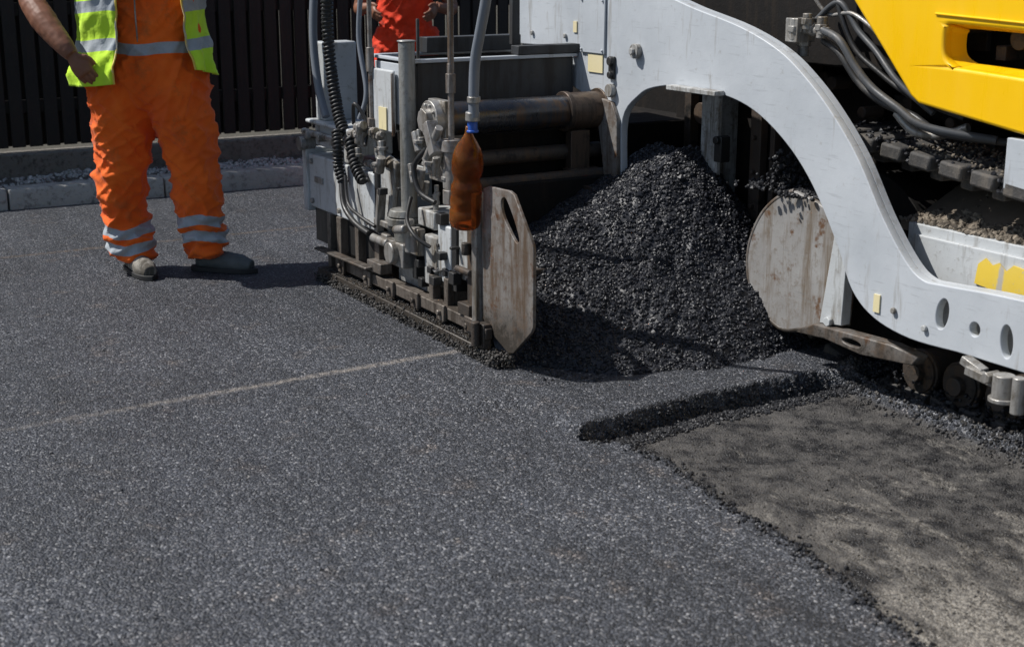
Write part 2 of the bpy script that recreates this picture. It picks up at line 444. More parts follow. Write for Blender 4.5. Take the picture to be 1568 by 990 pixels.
# prism with axis y uses (u,a,w): u=t, a=w, w=z
kb.make("kerb",CONC,None,35,.008,loc=LOC,rot=RZ)
me=bpy.data.meshes.new("gravel_verge"); V=[];F=[]
gt=np.linspace(-5.35,-4.66,16); gw=np.linspace(-14,14,300)
for a in gt:
    for b in gw: V.append((a,b,.080+.025*nz(a*5,b*5)))
for i in range(len(gt)-1):
    for j in range(len(gw)-1): F.append((i*300+j,(i+1)*300+j,(i+1)*300+j+1,i*300+j+1))
me.from_pydata(V,[],F); gv=finish(me,"gravel_verge",DIRT,None,180,0,RZ,LOC)
P=[];S=[]
for i in range(9000):
    a=random.uniform(-5.33,-4.70); b=random.uniform(-3,5)
    if nz(a*3,b*1.5,5)<.0 and random.random()<.85: continue
    P.append((a,b,.083+.025*nz(a*5,b*5))); S.append(random.uniform(.005,.022))
chunks("gravel",P,S,GRAV,gv)
pl=MB(); w=-14.
while w<14: pl.box(-5.55,-5.35,w+.004,w+2.396,-.05,.235+random.uniform(-.008,.008)); w+=2.4
pl.make("plinth",PLINTH,None,35,.012,loc=LOC,rot=RZ)
fn=MB(); w=-14.
while w<14:
    dx=random.uniform(-.004,.004)
    fn.box(-5.42+dx,-5.40+dx,w,w+.088,.27,2.05); fn.box(-5.50,-5.48,w+.055,w+.14,.27,2.05); w+=.116  # rear board row added to block light through the gaps and keep them dark
for z in (.5,1.15,1.8): fn.box(-5.476,-5.424,-14,14,z,z+.09)
w=-14
while w<14: fn.box(-5.475,-5.425,w,w+.09,.2,2.1); w+=2.4
fn.make("wooden_fence",FENCE,None,35,.003,loc=LOC,rot=RZ)

# ---------------------------------------------------------------- paver
PV=empty("asphalt_paver",LOC,ROT)
def V2(l): return [(p[0],p[1]) for p in l]
inner=cat([(-.52,.60,0),(-.52,.86,0),(-.40,.975,0),(-.28,1.02,0),(-.09,1.04,0),(.17,1.03,0),(.38,.985,0),(.58,.88,0),(.74,.74,0),(.89,.54,0),(.98,.39,0),(1.10,.31,0),(1.28,.275,0),(1.5,.28,0)],5)
outer=cat([(2.3,.515,0),(1.73,.512,0),(1.42,.495,0),(1.32,.495,0),(1.235,.545,0),(1.11,.68,0),(.97,.87,0),(.82,1.02,0),(.67,1.135,0),(.51,1.225,0),(.28,1.30,0),(-.02,1.36,0),(-.20,1.40,0),(-.59,1.47,0),(-1.5,1.6,0)],5)
arm=V2([(-1.44,1.14),(-1.06,1.15),(-1.045,1.0),(-.86,.95),(-.70,.89),(-.655,.75),(-.63,.585)])+V2(inner)+[(2.3,.28)]+V2(outer)
h1=ell(1.42,.395,.027,.055,24,-.15); h2=ell(1.565,.375,.022,.024); h3=ell(1.70,.365,.025,.055,24,.1); h4=ell(1.9,.37,.02,.02)
plate("side_arm",arm,.945,.036,GREY,PV,[h1,h2,h3,h4],.004)
fl=MB()
op=[p for p in outer]
for a,b in zip(op,op[1:]):
    n=Vector((-(b-a).y,(b-a).x)).normalized()
    fl.add([(a.x,.963,a.y),(b.x,.963,b.y),(b.x,.992,b.y),(a.x,.992,a.y),(a.x+n.x*.010,.963,a.y+n.y*.010),(b.x+n.x*.010,.963,b.y+n.y*.010),(b.x+n.x*.010,.992,b.y+n.y*.010),(a.x+n.x*.010,.992,a.y+n.y*.010)],
           [(0,1,2,3),(4,7,6,5),(0,4,5,1),(2,6,7,3)])
fl.make("arm_flange",GREY,PV,35,0)
d=MB()
d.box(-.86,-.66,.915,.925,1.135,1.39); 
for (t,z) in ((-.845,1.15),(-.675,1.15),(-.845,1.37),(-.675,1.37)): d.cyl((t,.908,z),(t,.916,z),.007,n=6)
d.make("arm_cover_panel",GREY,PV)
d=MB(); d.cyl((-.41,.90,1.165),(-.41,.926,1.165),.032); d.cyl((-.41,.885,1.165),(-.41,.902,1.165),.016,n=6)
d.box(-.13,.20,.875,.925,1.025,1.045); d.cyl((-.60,.90,.98),(-.60,.926,.98),.03)
for t,z in ((-1.3,1.2),(-1.3,1.4),(-1.0,1.2),(1.2,.36),(1.35,.33)): d.cyl((t,.914,z),(t,.926,z),.012,n=8)
d.make("arm_bolts",GREYD,PV)
d=MB(); d.box(-.80,-.68,.921,.9265,1.05,1.130); d.make("warning_sticker",STICK2,PV,0,0)
d=MB(); d.box(-.93,-.90,.921,.9265,1.22,1.27); d.box(1.10,1.13,.921,.9265,.335,.40); d.make("small_sticker",STICK2,PV,0,0)
d=MB(); d.box(-.625,-.58,.915,.926,1.03,1.13); d.cyl((-.60,.90,1.11),(-.60,.92,1.11),.02); d.cyl((-.60,.90,1.05),(-.60,.92,1.05),.015); d.make("arm_latch",BLACK,PV)
plate("arm_nose",[(-.70,.89),(-.66,.94),(-.58,.93),(-.535,.86),(-.525,.60),(-.62,.55),(-.66,.72)],.915,.02,RUSTY,PV,[],.003)
plate("shield_link",[(.64,.145),(.74,.20),(1.15,.215),(1.28,.20),(1.26,.165),(1.0,.14),(.80,.155)],1.00,.06,RUSTY,PV,[ell(.95,.175,.05,.012)],.005)
disc=V2(cat([(.50,.675,0),(.40,.63,0),(.31,.55,0),(.25,.44,0),(.235,.34,0),(.26,.24,0),(.34,.155,0),(.46,.105,0),(.58,.13,0),(.68,.165,0)],6))+[(.84,.21),(.86,.56),(.79,.60),(.62,.655)]
plate("auger_shield",disc,1.06,.024,metal_paint("shield_paint",(.36,.355,.345),(.26,.25,.24),(.15,.115,.08),.48,.68,.4,rust=(.13,.072,.04),rust_lo=.58,bstr=.25,scr=.4),PV,[],.006)
rim=[Vector((p[0],1.055,p[1])) for p in disc[:58]]
MB().tube(rim,.010,8).make("auger_shield_rim",RUSTY,PV,60,0)
d=MB(); d.prism([(.74,.20),(.86,.215),(.87,.56),(.80,.585)],1.0,1.045); d.box(.5,.84,1.075,1.2,.60,.66); d.cyl((.79,1.0,.60),(.79,1.0,.66),.012); d.cyl((.80,.98,.22),(.80,1.0,.22),.02,n=6)
d.make("shield_bracket",PANEL,PV)
d=MB(); d.obox((1.72,.88,.235),(.26,.03,.03),(0,.12,0)); d.cyl((1.76,.86,.205),(1.76,.86,.28),.035); d.cyl((1.76,.86,.19),(1.76,.86,.205),.045); d.cyl((1.83,.85,.17),(1.83,.85,.29),.022); d.obox((1.6,.9,.262),(.09,.04,.03),(0,.3,0)); d.cyl((1.70,.84,.255),(1.70,.90,.255),.02,n=6)
d.make("tow_pin",STEEL,PV)
d=MB(); d.box(1.05,4.2,1.12,1.40,.50,.635); d.box(1.0,4.2,1.28,1.42,.20,.50); d.box(1.1,4.2,1.10,1.12,.44,.60); d.make("track_guard",PANEL,PV)
d=MB(); d.prism([(1.40,.48),(1.41,.55),(1.44,.575),(1.47,.555),(1.50,.57),(1.53,.545),(1.56,.572),(1.62,.565),(1.66,.545),(1.70,.565),(2.0,.555),(2.0,.485),(1.75,.475),(1.60,.482),(1.5,.47)],1.092,1.098); d.make("torn_sticker",STICK,PV,0,0)
# crawler track
d=MB()
t=.60
def ztop(t): return .925-.105*(t-.72)
while t<4.2:
    z=ztop(t)-.03
    d.obox((t+.06,1.34,z),(.104,.48,.055),(0,.105,0)); d.obox((t+.06,1.36,z-.05),(.06,.34,.05),(0,.105,0)); d.box(t+.01,t+.13,1.30,1.42,z-.09,z-.04); t+=.145
t=.95
while t<4.2: d.obox((t,1.36,-.03),(.115,.40,.05)); t+=.14
for i in range(7):
    th=math.radians(100+i*26); d.obox((.72+.42*math.cos(th),1.38,.42+.42*math.sin(th)),(.05,.38,.115),(0,-th,0))
d.make("crawler_track",TRACK,PV,35,.010)
d=MB()
for t in (1.10,1.30,1.50,1.70,1.90,2.1,2.3,2.5,2.7,2.9):
    d.cyl((t,1.17,.07),(t,1.5,.07),.078); d.cyl((t,1.14,.07),(t,1.17,.07),.035); d.cyl((t,1.18,.07),(t,1.20,.07),.088)
d.make("track_rollers",RUSTD,PV)
d=MB(); d.cyl((.72,1.22,.42),(.72,1.5,.42),.36,n=40); d.cyl((.72,1.19,.42),(.72,1.22,.42),.12,n=24); d.make("track_idler",DARK,PV)
P=[];S=[]
for i in range(4200):
    t=random.uniform(.6,3); w=random.uniform(1.11,1.58); s=random.uniform(.004,.014); P.append((t,w,ztop(t)+random.uniform(-.045,.008))); S.append(s)
for i in range(1800):
    t=random.uniform(.7,1.9); w=random.uniform(1.14,1.5); s=random.uniform(.004,.013); P.append((t,w,-.03+random.uniform(0,.08))); S.append(s)
for i in range(900):
    t=.40+random.gauss(0,.10); w=1.13+random.gauss(0,.05); P.append((t,w,.66+max(0,.16-2.2*abs(t-.36))*random.random())); S.append(random.uniform(.006,.014))
chunks("track_crumbs",P,S,CRUMBB,PV)
P=[];S=[]
for i in range(7500):
    t=random.uniform(1.0,2.8); w=random.uniform(1.13,1.50); s=random.choice([random.uniform(.002,.007),random.uniform(.003,.016)]); P.append((t,w,.636+.16*max(0,w-1.2)/.3*(.6+.6*nz(t*8,w*8))+s*.3)); S.append(s)
for i in range(700):
    t=random.uniform(1.0,2.2); P.append((t,random.uniform(1.13,1.45),ztop(t)+.005)); S.append(random.uniform(.004,.009))
chunks("sandy_dirt",P,S,SAND,PV)
d=MB(); d.prism([(1.13,.632),(1.2,.634),(1.5,.78),(1.5,.60),(1.13,.60)],1.0,4.2,'x'); d.make("sandy_ledge",plain("sandy_ground",(.13,.105,.08),.9),PV,0,0)
# tractor body
d=MB(); d.box(-.35,4.6,1.62,3.4,.25,2.4); d.box(-.35,.6,1.38,1.62,.45,1.25); d.box(-.35,.30,1.38,1.6,.0,.5); d.box(.6,4.5,1.5,1.62,.95,1.6); d.box(-.9,-.35,1.5,3.4,.0,1.8); d.box(-.5,.9,1.2,1.6,1.15,1.9); d.box(-2.0,-.9,1.6,3.2,.6,1.25)
d.make("tractor_body",DARK,PV,35,.01)
d=MB()
d.box(-.29,-.17,1.19,1.21,.3,1.01); d.box(-.29,-.27,1.21,1.38,.3,1.01)
d.make("conveyor_post",GREYD,PV)
d=MB(); d.box(-.12,-.05,1.33,1.37,.35,1.05); d.box(.0,.03,1.34,1.38,.3,1.0); d.box(.12,.5,1.34,1.375,.82,.86); d.cyl((.18,1.3,.9),(.18,1.38,.9),.04); d.cyl((.18,1.3,.6),(.18,1.38,.6),.03)
for z in (.35,.5,.65,.8,.95): d.cyl((-.085,1.31,z),(-.085,1.335,z),.012,n=6); d.cyl((.25,1.36,z),(.25,1.385,z),.012,n=6)
d.box(-.75,-.70,1.44,1.49,.3,1.1); d.box(-.55,-.40,1.45,1.49,.9,.96); d.cyl((-.6,1.42,.85),(-.6,1.5,.85),.05)
d.make("conveyor_frame",RUSTD,PV)
d=MB(); d.obox((-.10,1.16,.76),(.05,.05,.11),(0,0,0)); d.cyl((-.10,1.12,.80),(-.10,1.19,.80),.018); d.make("post_latch",BLACK,PV)
d=MB()
for (t,w,z,r,l) in ((.50,1.02,1.30,.025,.08),(.50,1.06,1.245,.022,.10),(.56,1.02,1.33,.018,.06),(.62,1.04,1.31,.02,.08)):
    d.cyl((t,w,z-l/2),(t,w,z+l/2),r,n=12); d.cyl((t,w,z-.012),(t,w,z+.012),r*1.35,n=6)
d.box(.46,.53,1.0,1.09,1.25,1.34); d.cyl((.52,1.04,1.30),(.66,1.04,1.295),.017); d.cyl((.56,1.04,1.30),(.585,1.04,1.30),.026,n=6); d.cyl((.62,1.04,1.297),(.645,1.04,1.297),.024,n=6)
d.make("hydraulic_fittings",STEEL,PV)
hose("hydraulic_hose_1",[(.64,1.03,1.30),(.74,1.02,1.27),(.82,1.03,1.18),(.90,1.04,1.11),(1.02,1.05,1.05),(1.14,1.08,.99),(1.35,1.2,.96)],.015,HOSED,PV)
hose("hydraulic_hose_2",[(.60,1.07,1.26),(.70,1.06,1.22),(.80,1.07,1.12),(.92,1.08,1.055),(1.05,1.1,1.02),(1.18,1.12,.97),(1.4,1.25,.95)],.014,BLACK,PV)
hose("hydraulic_hose_3",[(.52,1.10,1.33),(.62,1.12,1.40),(.72,1.13,1.30),(.82,1.13,1.23),(.95,1.12,1.13),(1.10,1.15,1.03)],.012,HOSED,PV)
hose("hydraulic_hose_4",[(.45,1.08,1.5),(.55,1.12,1.36),(.70,1.12,1.36),(.86,1.13,1.27),(.98,1.14,1.16)],.008,STEEL,PV)
hose("hydraulic_hose_5",[(.58,1.12,1.5),(.62,1.12,1.38),(.70,1.13,1.24),(.82,1.14,1.16),(.98,1.16,1.08),(1.2,1.2,1.02)],.011,BLACK,PV)
hose("hydraulic_hose_6",[(.95,1.12,1.02),(1.02,1.14,.96),(1.10,1.18,.95),(1.22,1.2,.99)],.016,STEEL,PV)
d=MB()
for i in range(34):
    t=random.uniform(.2,1.5); z=random.uniform(.95,1.5); s=random.uniform(.03,.10); w=random.uniform(1.30,1.50)
    if random.random()<.5: d.obox((t,w,z),(s,.12,s*random.uniform(.5,1.5)))
    else: d.cyl((t,w-.1,z),(t,w,z),s*.4)
d.make("engine_parts",RUSTD,PV)
# yellow hood
slot=V2(cat([(1.185,1.335,0),(1.175,1.29,0),(1.185,1.235,0),(1.23,1.205,0),(1.30,1.20,0),(1.9,1.175,0),(1.95,1.20,0),(1.95,1.29,0),(1.9,1.32,0),(1.25,1.345,0)],4,True))
hood=[(.40,1.95),(.60,1.58),(.65,1.51),(.72,1.41),(.87,1.26),(1.035,1.09),(1.075,1.065),(1.55,1.005),(3.8,.80),(3.8,1.95)]
plate("engine_hood",hood,1.12,.05,YEL,PV,[slot],.012)
d=MB(); d.box(.8,3.7,1.40,2.6,1.1,1.9); d.make("hood_interior",DARK,PV)
d=MB(); d.prism([(.40,1.95),(.60,1.58),(.65,1.51),(.72,1.41),(.87,1.26),(1.035,1.09),(1.02,1.115),(.86,1.29),(.715,1.43),(.65,1.53),(.61,1.59),(.42,1.95)],1.145,2.4); d.make("hood_end",YEL,PV)
d=MB(); d.prism([(1.13,1.375),(1.9,1.345),(1.9,1.352),(1.13,1.383)],1.088,1.10); d.make("hood_crease",YEL,PV)
cc=(sum(p[0] for p in slot)/len(slot),sum(p[1] for p in slot)/len(slot)); mb=MB(); n=len(slot); vs=[]
for p in slot: vs.append((p[0],1.13,p[1]))
for p in slot: vs.append((p[0]+(.015 if p[0]<cc[0] else -.015),1.19,cc[1]+(p[1]-cc[1])*.80))
mb.add(vs,[(i,(i+1)%n,(i+1)%n+n,i+n) for i in range(n)]); mb.make("hood_slot",YEL,PV,60,0)
d=MB(); d.box(1.48,2.6,1.10,1.14,.82,.99); d.make("side_panel",GREY,PV)

# ---- screed
d=MB(); d.box(-2.0,-.62,.32,3.2,.06,.60); d.box(-1.9,-.80,.34,3.2,.55,.80)
d.make("screed_body",DARK,PV,35,.01)
d=MB()
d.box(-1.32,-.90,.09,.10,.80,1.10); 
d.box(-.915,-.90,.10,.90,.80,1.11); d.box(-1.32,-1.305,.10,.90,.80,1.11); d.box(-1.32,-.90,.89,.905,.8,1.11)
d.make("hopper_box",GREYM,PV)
d=MB(); d.box(-.925,-.885,.08,.92,1.112,1.128); d.box(-1.33,-1.30,.08,.92,1.112,1.128); d.box(-1.30,-.925,.075,.105,1.112,1.126); d.box(-1.3,-.93,.080,.088,.83,1.10)
d.make("hopper_rim",GREY,PV)
d=MB(); d.box(-.95,-.88,.60,.98,1.13,1.17); d.box(-1.0,-.97,.62,.66,1.17,1.4); d.box(-1.28,-1.2,.3,.8,1.13,1.2); d.cyl((-.93,.12,1.0),(-.93,.12,1.3),.008,n=8)
d.make("hopper_fittings",GREYM,PV)
d=MB(); d.cyl((-.72,.12,.885),(-.72,.76,.885),.073,n=36)
d.make("guide_tube",TUBEM,PV,35,.002)
d=MB(); d.cyl((-.74,.10,.70),(-.74,.95,.70),.035,n=24); d.cyl((-.66,.2,.60),(-.66,1.0,.60),.028,n=20); d.make("cross_rods",RUSTD,PV,35,.002)
d=MB(); d.cyl((-.72,.76,.885),(-.72,.97,.885),.083,n=32); d.cyl((-.72,.735,.885),(-.72,.76,.885),.09,n=32); d.cyl((-.72,.92,.885),(-.72,.95,.885),.097,n=32)
d.box(-.73,-.68,.76,.86,.52,.80); d.box(-.72,-.66,.74,.90,.60,.63); d.box(-.60,-.55,.82,.92,.38,.52); d.obox((-.58,.86,.54),(.10,.14,.03),(0,.1,0)); d.box(-.56,-.52,.96,1.02,.45,.62)
d.make("tube_bracket",metal_paint("bracket_rust",(.12,.085,.06),(.08,.06,.05),(.04,.033,.028),.5,.65,.4,metal=.5,bstr=.5),PV)
d=MB(); d.cyl((-.72,.06,.885),(-.72,.13,.885),.085); d.cyl((-.72,.03,.885),(-.72,.07,.885),.05,n=8); d.box(-.80,-.64,.10,.14,.62,.97)
for i in range(10): a=i*.628; d.cyl((-.72+.066*math.cos(a),.05,.885+.066*math.sin(a)),(-.72+.066*math.cos(a),.065,.885+.066*math.sin(a)),.008,n=6)
d.make("tube_flange",STEEL,PV)
# main side panels
d=MB(); d.box(-2.0,-1.20,.015,.32,.325,.595); d.box(-1.98,-1.48,.05,.25,.635,.745); d.box(-2.03,-1.42,.02,.26,.745,.765); d.box(-1.98,-1.86,.06,.24,.765,1.15); d.box(-1.32,-1.06,.055,.072,.79,1.07); d.box(-2.04,-1.98,.0,.3,.30,.62); d.box(-.56,-.44,.015,.22,.22,.47)
d.make("side_panel_box",PANEL,PV,35,.010)
d=MB()
d.obox((-1.12,.05,.52),(.16,.03,.34),(0,.25,0)); d.box(-1.55,-1.47,.02,.05,.60,.76)
d.box(-.70,-.58,.02,.22,.18,.40); d.box(-.80,-.64,.04,.2,.42,.50); d.box(-.40,-.27,.03,.14,.26,.50)
d.box(-1.05,-.66,.06,.24,.12,.30)
d.make("side_gearbox",GREYD,PV,35,.008)
d=MB(); d.box(-1.20,-1.12,.048,.054,.80,.90); d.make("side_sticker",STICK2,PV,0,0)
d=MB()
for t,z in ((-1.94,.36),(-1.94,.56),(-1.26,.36),(-1.26,.56),(-1.6,.36),(-1.6,.56)): d.cyl((t,.0,z),(t,.016,z),.014,n=6)
d.box(-1.90,-1.80,.005,.015,.46,.49)
for t in (-1.95,-1.80,-1.62): d.cyl((t,-.01,.69),(t,.05,.69),.018,n=10)
d.cyl((-2.0,-.03,.645),(-2.0,.05,.645),.035); d.cyl((-2.05,.02,.70),(-1.5,.02,.70),.016)
for x in range(20):
    t=random.uniform(-1.48,-1.05); z=random.uniform(.60,.80); w=random.uniform(-.02,.06); r=random.uniform(.010,.024)
    if x%2: d.cyl((t,w,z-.03),(t+random.uniform(-.03,.03),w,z+.04),r,n=10); d.cyl((t,w,z),(t,w,z+.015),r*1.4,n=6)
    else: d.cyl((t-.04,w,z),(t+.04,w,z+random.uniform(-.02,.02)),r,n=10); d.cyl((t,w,z),(t+.015,w,z),r*1.4,n=6)
for x in range(16):
    t=random.uniform(-.80,-.45); z=random.uniform(.5,.84); w=random.uniform(.0,.10); r=random.uniform(.010,.022)
    d.cyl((t,w,z-.035),(t+random.uniform(-.04,.04),w,z+.045),r,n=10); d.cyl((t,w,z),(t,w,z+.015),r*1.4,n=6)
d.obox((-.56,.0,.83),(.05,.05,.14),(0,-.5,0)); d.cyl((-.62,.0,.74),(-.50,.0,.88),.017)
d.make("screed_fittings",STEEL,PV,35,.002)
d=MB()
for x in range(18):
    t=random.uniform(-1.15,-.3); z=random.uniform(.18,.66); w=random.uniform(-.005,.04); s=random.uniform(.02,.05)
    d.obox((t,w,z),(s,.04,s*random.uniform(.4,1.2)))
d.box(-1.22,-1.17,.02,.10,.3,.62); d.box(-.45,-.40,.02,.1,.2,.5); d.box(-.82,-.78,.02,.1,.18,.42); d.box(-1.98,-1.2,.04,.3,.15,.322)
d.make("screed_dark_parts",BLACK,PV,35,.003)
GALV=metal_paint("galvanised_post",(.32,.32,.305),(.23,.23,.215),(.12,.11,.09),.48,.68,.45,metal=.3,bstr=.6)
d=MB(); d.tube([(-.90,.05,.40),(-.90,.05,1.205)],[.036,.036],28); d.tube([(-.90,.05,1.205),(-.90,.05,1.212)],[.041,.041],28)
d.tube([(-.93,.04,.44),(-.93,.04,.47)],[.075,.065],24); d.tube([(-.93,.04,.40),(-.93,.04,.435)],[.078,.078],24); d.tube([(-.91,.04,.33),(-.91,.04,.40)],[.055,.06],24)
d.make("support_post",GALV,PV,35,.003)
d=MB(); d.box(-1.02,-.83,-.02,.12,.22,.33); d.box(-1.12,-1.02,-.01,.05,.29,.34); d.cyl((-.92,-.05,.28),(-.92,0,.28),.05); d.cyl((-.80,.0,.30),(-.80,.0,.45),.022); d.box(-.78,-.7,-.01,.03,.30,.42)
d.cyl((-1.15,-.02,.31),(-.98,-.02,.31),.02); d.cyl((-.84,-.05,.40),(-.74,-.05,.42),.02,n=8)
d.obox((-1.10,0,.44),(.03,.04,.2),(0,.2,0)); d.box(-1.16,-1.0,-.01,.02,.37,.40)
d.make("post_clamp",STEEL,PV,35,.006)
d=MB()
d.cyl((-1.28,.05,.75),(-1.28,.05,1.5),.011,n=12); d.cyl((-1.28,.05,1.05),(-1.28,.05,1.16),.018,n=12); d.cyl((-1.28,.05,.8),(-1.28,.05,.84),.022,n=6)
d.cyl((-.49,.05,.80),(-.485,.05,1.5),.013,n=12); d.cyl((-.49,.05,1.02),(-.49,.05,1.10),.022,n=8); d.cyl((-.49,.05,1.10),(-.49,.05,1.14),.016,n=8)
d.cyl((-.49,.05,.60),(-.49,.05,.82),.03,n=16); d.cyl((-.49,.05,.78),(-.49,.05,.83),.042,n=16); d.cyl((-.49,.05,.56),(-.49,.05,.62),.04,n=8)
d.cyl((-1.05,.05,.78),(-1.05,.05,1.06),.008,n=8)
d.make("threaded_rods",RUSTY,PV,35,.002)
helix("coil_hose_1",[(-1.66,.02,1.5),(-1.70,.02,1.25),(-1.66,.02,1.0),(-1.60,.02,.83),(-1.53,.02,.74)],.025,.006,.020,BLACK,PV)
helix("coil_hose_2",[(-1.82,.06,1.5),(-1.80,.06,1.2),(-1.70,.05,.95),(-1.62,.04,.80)],.018,.006,.018,BLACK,PV)
helix("coil_hose_3",[(-1.53,-.02,.76),(-1.50,-.03,.68),(-1.50,-.03,.60),(-1.47,-.02,.52)],.022,.006,.018,BLACK,PV)
helix("coil_hose_4",[(-1.38,-.02,.74),(-1.30,-.03,.62),(-1.22,-.03,.56)],.022,.006,.022,BLACK,PV)
hose("cable_1",[(-1.47,-.03,.52),(-1.40,-.05,.42),(-1.28,-.05,.36),(-1.15,-.04,.33)],.013,BLACK,PV)
hose("cable_2",[(-1.42,-.03,.56),(-1.35,-.05,.44),(-1.22,-.05,.40),(-1.10,-.03,.37)],.009,BLACK,PV)
hose("cable_3",[(-1.9,.05,1.5),(-1.88,.02,1.2),(-1.84,.02,.95),(-1.75,.02,.80)],.02,HOSEG,PV)
hose("cable_4",[(-.62,0,.78),(-.68,-.03,.70),(-.64,-.03,.60),(-.55,0,.56)],.012,BLACK,PV)
hose("cable_5",[(-1.42,.02,.80),(-1.36,0,.90),(-1.30,.03,.82),(-1.25,.0,.72)],.009,BLACK,PV)
hose("cable_6",[(-1.45,.10,1.5),(-1.47,.08,1.2),(-1.40,.08,.95),(-1.42,.05,.82)],.012,HOSEG,PV)
hose("cable_7",[(-.78,.0,.55),(-.74,-.04,.46),(-.66,-.04,.40),(-.6,.0,.36)],.009,BLACK,PV)
hose("water_hose",[(.02,-.05,1.55),(-.005,-.05,1.42),(-.05,-.05,1.30),(-.095,-.05,1.18),(-.108,-.05,1.05),(-.108,-.05,.965)],.0205,HOSEG,PV,16)
d=MB(); d.tube([(-.108,-.05,1.02),(-.108,-.05,1.045)],.026,16); d.tube([(-.12,-.05,.95),(-.118,-.05,.985)],.028,16); d.make("hose_clamp",STEEL,PV)
d=MB(); d.tube([(-.12,-.05,.91),(-.12,-.05,.948)],.020,16); d.tube([(-.12,-.05,.905),(-.12,-.05,.915)],.024,16); d.make("bottle_cap",BLUE,PV)
prof=[(.014,.93),(.014,.905),(.020,.892),(.034,.870),(.050,.845),(.060,.815),(.063,.785),(.063,.755),(.058,.738),(.052,.725),(.054,.71),(.062,.695),(.0635,.665),(.0595,.657),(.0635,.648),(.0635,.61),(.060,.603),(.064,.596),(.064,.555),(.058,.532),(.045,.522),(.02,.528)]
cz=lambda z:(-.13-.10*(.93-z))
d=MB(); d.tube([(cz(z),-.06,z) for r,z in prof],[r for r,z in prof],32); ob=d.make("hanging_bottle",AMBER,PV,180,0)
so_=ob.modifiers.new("wall",'SOLIDIFY'); so_.thickness=.002
ep=[(-.105,.685),(-.06,.70),(.10,.705),(.135,.695),(.275,.525),(.28,.50),(.28,.21),(.265,.185),(.13,.07),(.09,.06),(-.08,.125),(-.115,.16),(-.13,.36)]
sl=V2(cat([(.035,.655,0),(.055,.672,0),(.08,.665,0),(.135,.60,0),(.172,.535,0),(.165,.515,0),(.14,.52,0),(.07,.58,0),(.04,.62,0)],4,True))
plate("end_plate",ep,-.005,.014,RUSTY,PV,[sl],.003)
d=MB(); d.box(-.165,-.125,-.035,-.005,.12,.66); d.box(-.165,-.15,-.005,.06,.12,.66); d.make("end_plate_post",STEEL,PV)
d=MB(); d.box(-.25,-.17,-.01,.05,.10,.50); d.box(-.22,-.03,-.045,-.014,.09,.135); d.box(-.10,-.04,-.05,-.014,.03,.15); d.cyl((-.07,-.07,.06),(-.07,-.07,.16),.018); d.box(-.30,-.20,-.03,.03,.14,.19)
d.cyl((-.22,-.03,.40),(-.22,-.03,.45),.02,n=8); d.cyl((-.30,-.03,.33),(-.18,-.03,.33),.014)
d.make("end_plate_guides",RUSTD,PV,35,.004)
d=MB(); d.box(-1.60,-.12,-.02,.035,.085,.135); d.box(-1.62,-1.57,.0,.05,.06,.33); d.box(-1.74,-1.70,.0,.06,.06,.33); d.box(-1.40,-1.36,.0,.05,.1,.33); d.box(-1.20,-1.15,.01,.05,.13,.30); d.box(-.62,-.58,.0,.04,.13,.24); d.box(-.48,-.44,.0,.05,.13,.25)
for t in (-1.5,-1.2,-.95,-.7,-.45,-.2): d.box(t-.035,t+.035,-.035,-.02,.075,.145); d.cyl((t,-.05,.11),(t,-.03,.11),.014,n=6)
d.make("lower_beam",metal_paint("beam_metal",(.19,.165,.14),(.12,.10,.085),(.055,.043,.033),.48,.62,.5,metal=.3,bstr=.6),PV,35,.004)
d=MB(); d.prism([(-1.78,.015),(-1.74,.06),(-.05,.05),(.03,.0),(-.02,-.004),(-1.76,-.004)],-.05,.10); d.obox((-1.45,-.04,.16),(.62,.05,.012),(0,-.02,0)); d.box(-1.2,-1.05,-.03,.03,.15,.2)
d.make("side_ski",RUSTY,PV,35,.004)
d=MB(); d.box(-1.7,-.15,.10,.32,.02,.32); d.make("screed_plate",RUSTD,PV,35,.006)
P=[];S=[]
for i in range(2600):
    t=random.uniform(-1.76,.06); s=random.uniform(.002,.007); w=-.052+random.gauss(0,.010); P.append((t,w,max(.002,.014+random.gauss(0,.014)))); S.append(s)
for i in range(1300):
    t=random.uniform(-1.7,-.05); s=random.uniform(.002,.006); P.append((t,random.uniform(-.05,.06),.056+random.uniform(0,.006))); S.append(s)
for i in range(500):
    t=random.uniform(-.12,.10); s=random.uniform(.004,.010); P.append((t,random.uniform(-.07,.02),random.uniform(0,.05))); S.append(s)
chunks("ski_crumbs",P,S,CRUMB,PV)

# ---------------------------------------------------------------- people
def remesh(mb,voxel,disp=None,smooth_it=4):
    me=mb.mesh(); ob=bpy.data.objects.new("tmp",me); col.objects.link(ob)
    m=ob.modifiers.new("r",'REMESH'); m.mode='VOXEL'; m.voxel_size=voxel
    s=ob.modifiers.new("s",'SMOOTH'); s.iterations=smooth_it; s.factor=.5
    dg=bpy.context.evaluated_depsgraph_get(); dg.update()
    me2=bpy.data.meshes.new_from_object(ob.evaluated_get(dg)); bpy.data.objects.remove(ob)
    if disp:
        ns=[v.normal.copy() for v in me2.vertices]
        for v,n in zip(me2.vertices,ns): v.co+=n*disp(v.co)
    return me2
def bandattr(me,fn):
    a=me.attributes.new('band','FLOAT','POINT')
    a.data.foreach_set('value',[fn(v.co) for v in me.vertices])
def bnd(z,a,b,s=.01):
    return max(0,min(1,.5+min(z-a,b-z)/s))
